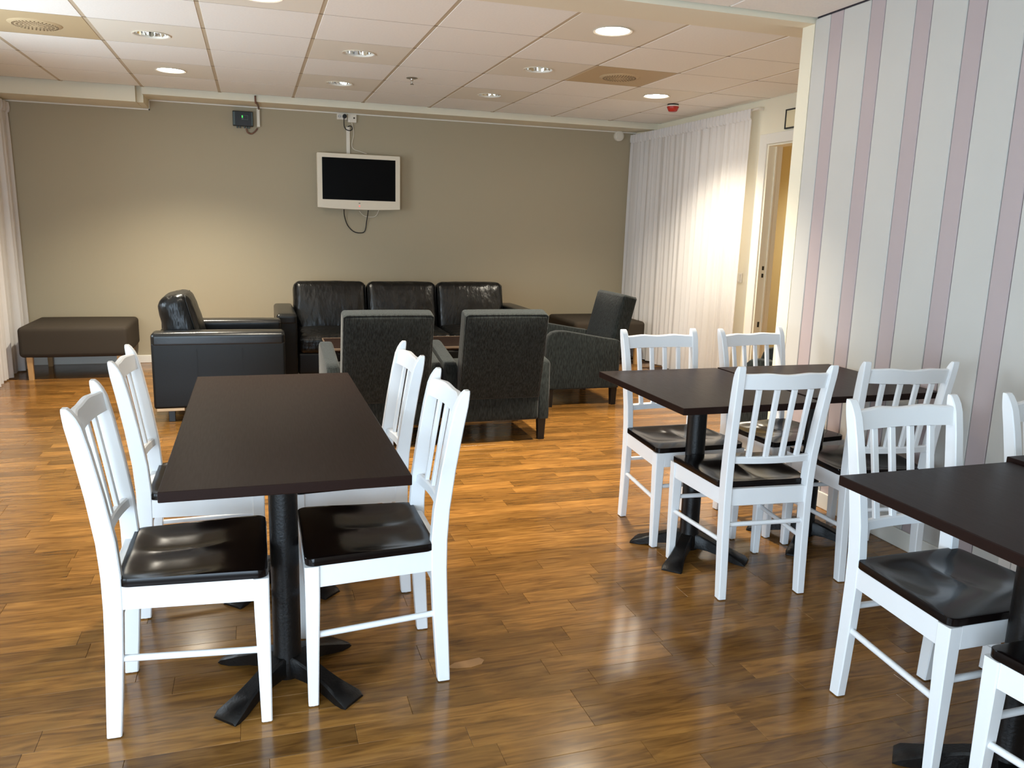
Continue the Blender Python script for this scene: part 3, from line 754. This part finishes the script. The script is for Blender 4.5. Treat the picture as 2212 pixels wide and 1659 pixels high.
# ------------------------------------------------------------------ grey fabric armchairs
def make_armchair():
    t = thing('fabric_armchair', '', 'armchair', group='grey fabric armchairs')
    m = MB().cushion(.262, .275, .085, .015, M=Matrix.Translation((0, -.005, .225)), n=2); m.obj('seat_base', 'grey_fabric', t, True, 50)
    MB().cushion(.255, .265, .075, .045, (0, .012, .02), M=Matrix.Translation((0, .045, .365)), n=6).obj('seat_cushion', 'grey_fabric', t, True)
    # leaning back
    y0, z0, y1, z1 = -.262, .29, -.395, .835
    ln = math.hypot(y1 - y0, z1 - z0); an = math.atan2(-(y1 - y0), z1 - z0)
    Mx = Matrix.Translation((0, (y0 + y1) / 2, (z0 + z1) / 2)) @ Matrix.Rotation(an, 4, 'X')
    b = MB().cushion(.262, .056, ln / 2, .022, (0, .012, .004), M=Mx, n=7).obj('backrest', 'grey_fabric', t, True)
    pp = [(-.255, -ln / 2 + .01), (-.255, ln / 2 - .012), (-.24, ln / 2 - .002), (.24, ln / 2 - .002), (.255, ln / 2 - .012), (.255, -ln / 2 + .01)]
    MB().path([Mx @ Vector((x, -.050, z)) for x, z in pp], .005, 6).obj('piping', 'grey_fabric', b, True)
    MB().cushion(.262, .045, .083, .018, (0, .008, 0), M=Matrix.Translation((0, -.268, .222)), n=4).obj('lower_back', 'grey_fabric', t, True)
    for s_ in (-1, 1):
        poly = [(-.29, .138), (.30, .138), (.308, .16), (.312, .40), (.308, .50), (.294, .545), (.268, .572), (.225, .583), (.16, .582), (-.20, .520), (-.27, .510), (-.29, .495)]
        bm_ = MB(); x0, x1 = (.264, .342) if s_ > 0 else (-.342, -.264); c = .012
        def inset(k):
            cy = sum(p[0] for p in poly) / len(poly); cz = sum(p[1] for p in poly) / len(poly)
            return [(cy + (p[0] - cy) * (1 - k / .3), cz + (p[1] - cz) * (1 - k / .22)) for p in poly]
        loops = []
        for x, k in ((x0, c), (x0 + c * .4, c * .3), (x0 + c, 0), (x1 - c, 0), (x1 - c * .4, c * .3), (x1, c)):
            loops.append([(x, p[0], p[1]) for p in inset(k)])
        bm_.loft(loops).obj('armrest', 'grey_fabric', t, True, 60)
        for yy in (-.262, .262):
            MB().loft([rect8(s_ * .295, yy, 0, .040, .040), rect8(s_ * .295, yy, .145, .052, .052)]).obj('leg', 'leg_black', t)
    return t
ac = make_armchair()
for (x, y_, rz, lab) in ((.725, 4.985, 0, 'dark grey fabric armchair seen from behind, left of the pair'), (1.430, 4.985, 0, 'dark grey fabric armchair seen from behind, right of the pair'),
                         (2.365, 5.884, 90, 'dark grey fabric armchair seen from its side, facing left'), (3.30, 4.23, 45, 'dark grey armchair half hidden behind the dining chairs near the doorway')):
    place(ac, (x, y_, 0), R(rz), lab)

# ------------------------------------------------------------------ black leather armchair and sofa (front = +y)
def leather_seat(name, label, cat, half, depth, arm_w, n_seats, arm_h, loc, rotz, back_top, skid):
    t = thing(name, label, cat, loc, rotz)
    hd = depth / 2; zb = .10
    for s_ in (-1, 1):
        cx = s_ * (half - arm_w / 2)
        a = MB().cushion(arm_w / 2, hd, (arm_h - zb) / 2 - .03, .018, M=Matrix.Translation((cx, 0, (arm_h - .06 + zb) / 2)), n=3).obj('armrest', 'leather_plain', t, True, 60)
        MB().cushion(arm_w / 2 + .001, hd + .001, .048, .026, (0, 0, .006), M=Matrix.Translation((cx, 0, arm_h - .048)), n=6).obj('arm_pad', 'leather_arm', a, True)
        for k in (-1, 1):
            MB().box(cx + s_ * (arm_w / 2) - .003, cx + s_ * (arm_w / 2) + .003, k * hd * .34 - .002, k * hd * .34 + .002, zb + .02, arm_h - .10).obj('seam', 'leather_plain', a)
    iw = half - arm_w - .002
    MB().cushion(iw, .07, (arm_h - .04 - zb) / 2, .02, M=Matrix.Translation((0, -hd + .075, (arm_h - .04 + zb) / 2)), n=4).obj('back_frame', 'leather_plain', t, True, 60)
    MB().cushion(iw, hd - .08, .09, .02, M=Matrix.Translation((0, .07, zb + .09)), n=3).obj('base', 'leather_plain', t, True, 60)
    w = 2 * iw / n_seats
    for k in range(n_seats):
        cx = -iw + w * (k + .5)
        MB().cushion(w / 2 - .003, hd - .10, .075, .045, (0, .012, .02), M=Matrix.Translation((cx, .095, .345)), n=8, jit=.0015, seed=k).obj('seat_cushion', 'leather', t, True)
        y0, z0 = -hd + .235, .36; y1, z1 = -hd + .125, back_top - .03
        ln = math.hypot(y1 - y0, z1 - z0); an = math.atan2(-(y1 - y0), z1 - z0)
        Mx = Matrix.Translation((cx, (y0 + y1) / 2, (z0 + z1) / 2)) @ Matrix.Rotation(an, 4, 'X')
        c = MB().cushion(w / 2 - .003, .095, ln / 2 + .02, .06, (.0, .03, .008), M=Mx, n=9, jit=.0018, seed=30 + k).obj('back_cushion', 'leather', t, True)
        q = w / 2 - .012
        MB().path([Mx @ Vector((x, .082, z)) for x, z in ((-q, -ln / 2 + .02), (-q, ln / 2 - .02), (-q + .03, ln / 2 + .004), (q - .03, ln / 2 + .004), (q, ln / 2 - .02), (q, -ln / 2 + .02))], .003, 6).obj('seam', 'leather_plain', c, True)
    for s_ in (-1, 1):
        cx = s_ * (half - arm_w / 2)
        if skid:
            MB().path([(cx, -hd + .10, zb + .002), (cx, -hd + .10, .014), (cx, -hd + .12, .008), (cx, hd - .12, .008), (cx, hd - .10, .014), (cx, hd - .10, zb + .002)], .008, 8).obj('skid_leg', 'steel', t, True)
        else:
            for yy in (-hd + .10, hd - .10):
                lg = MB().box(cx - .02, cx + .02, yy - .02, yy + .02, 0, zb - .014, .002).obj('leg', 'leg_black', t)
                MB().box(cx - s_ * .06 - .02, cx + s_ * .06 + .02, yy - .085, yy + .085, zb - .016, zb + .004, .002).obj('foot_plate', 'leg_metal', lg)
    return t
leather_seat('leather_armchair', 'black leather armchair with low arms beside the left ottoman', 'armchair', .43, .835, .17, 1, .60, (-.232, 6.0, 0), R(-90), .83, False)
leather_seat('leather_sofa', 'three seat black leather sofa along the back wall', 'sofa', 1.125, .90, .16, 3, .60, (1.285, 7.10, 0), R(180), .81, False)

# ------------------------------------------------------------------ coffee table
t = thing('coffee_table', 'dark coffee table with pale edge between the sofa and grey armchairs', 'coffee table', (1.09, 6.03, 0))
MB().box(-.60, .60, -.27, .27, .425, .450, .003).obj('tabletop', 'table_wood', t)
for (x0, x1, y0, y1) in ((-.606, .606, -.276, -.27), (-.606, .606, .27, .276), (-.606, -.60, -.27, .27), (.60, .606, -.27, .27)):
    MB().box(x0, x1, y0, y1, .436, .453, .002, 1).obj('edge_trim', 'table_trim', t)
for sx_ in (-1, 1):
    for sy_ in (-1, 1): MB().box(sx_ * .56 - .022, sx_ * .56 + .022, sy_ * .23 - .022, sy_ * .23 + .022, 0, .425, .003).obj('leg', 'leg_black', t)

# ------------------------------------------------------------------ ottomans
def ottoman(label, x0, x1, y0, y1, z0, z1):
    cx, cy = (x0 + x1) / 2, (y0 + y1) / 2; hx, hy = (x1 - x0) / 2, (y1 - y0) / 2
    t = thing('ottoman', label, 'ottoman', (cx, cy, 0), 0, 'dark brown ottomans by the back wall')
    MB().cushion(hx, hy, (z1 - z0) / 2, .035, (0, 0, .008), M=Matrix.Translation((0, 0, (z0 + z1) / 2)), n=6).obj('cushion', 'ottoman_fabric', t, True)
    for sx_ in (-1, 1):
        for sy_ in (-1, 1):
            MB().loft([rect8(sx_ * (hx - .07), sy_ * (hy - .045), 0, .036, .036), rect8(sx_ * (hx - .07), sy_ * (hy - .045), z0 + .012, .046, .046)]).obj('leg', 'leg_wood', t)
    return t
ottoman('dark brown square ottoman beside the left curtain', -1.825, -1.02, 7.27, 8.03, .188, .436)
ottoman('dark brown ottoman in the right corner behind the armchair', 2.97, 3.735, 7.25, 8.02, .188, .436)
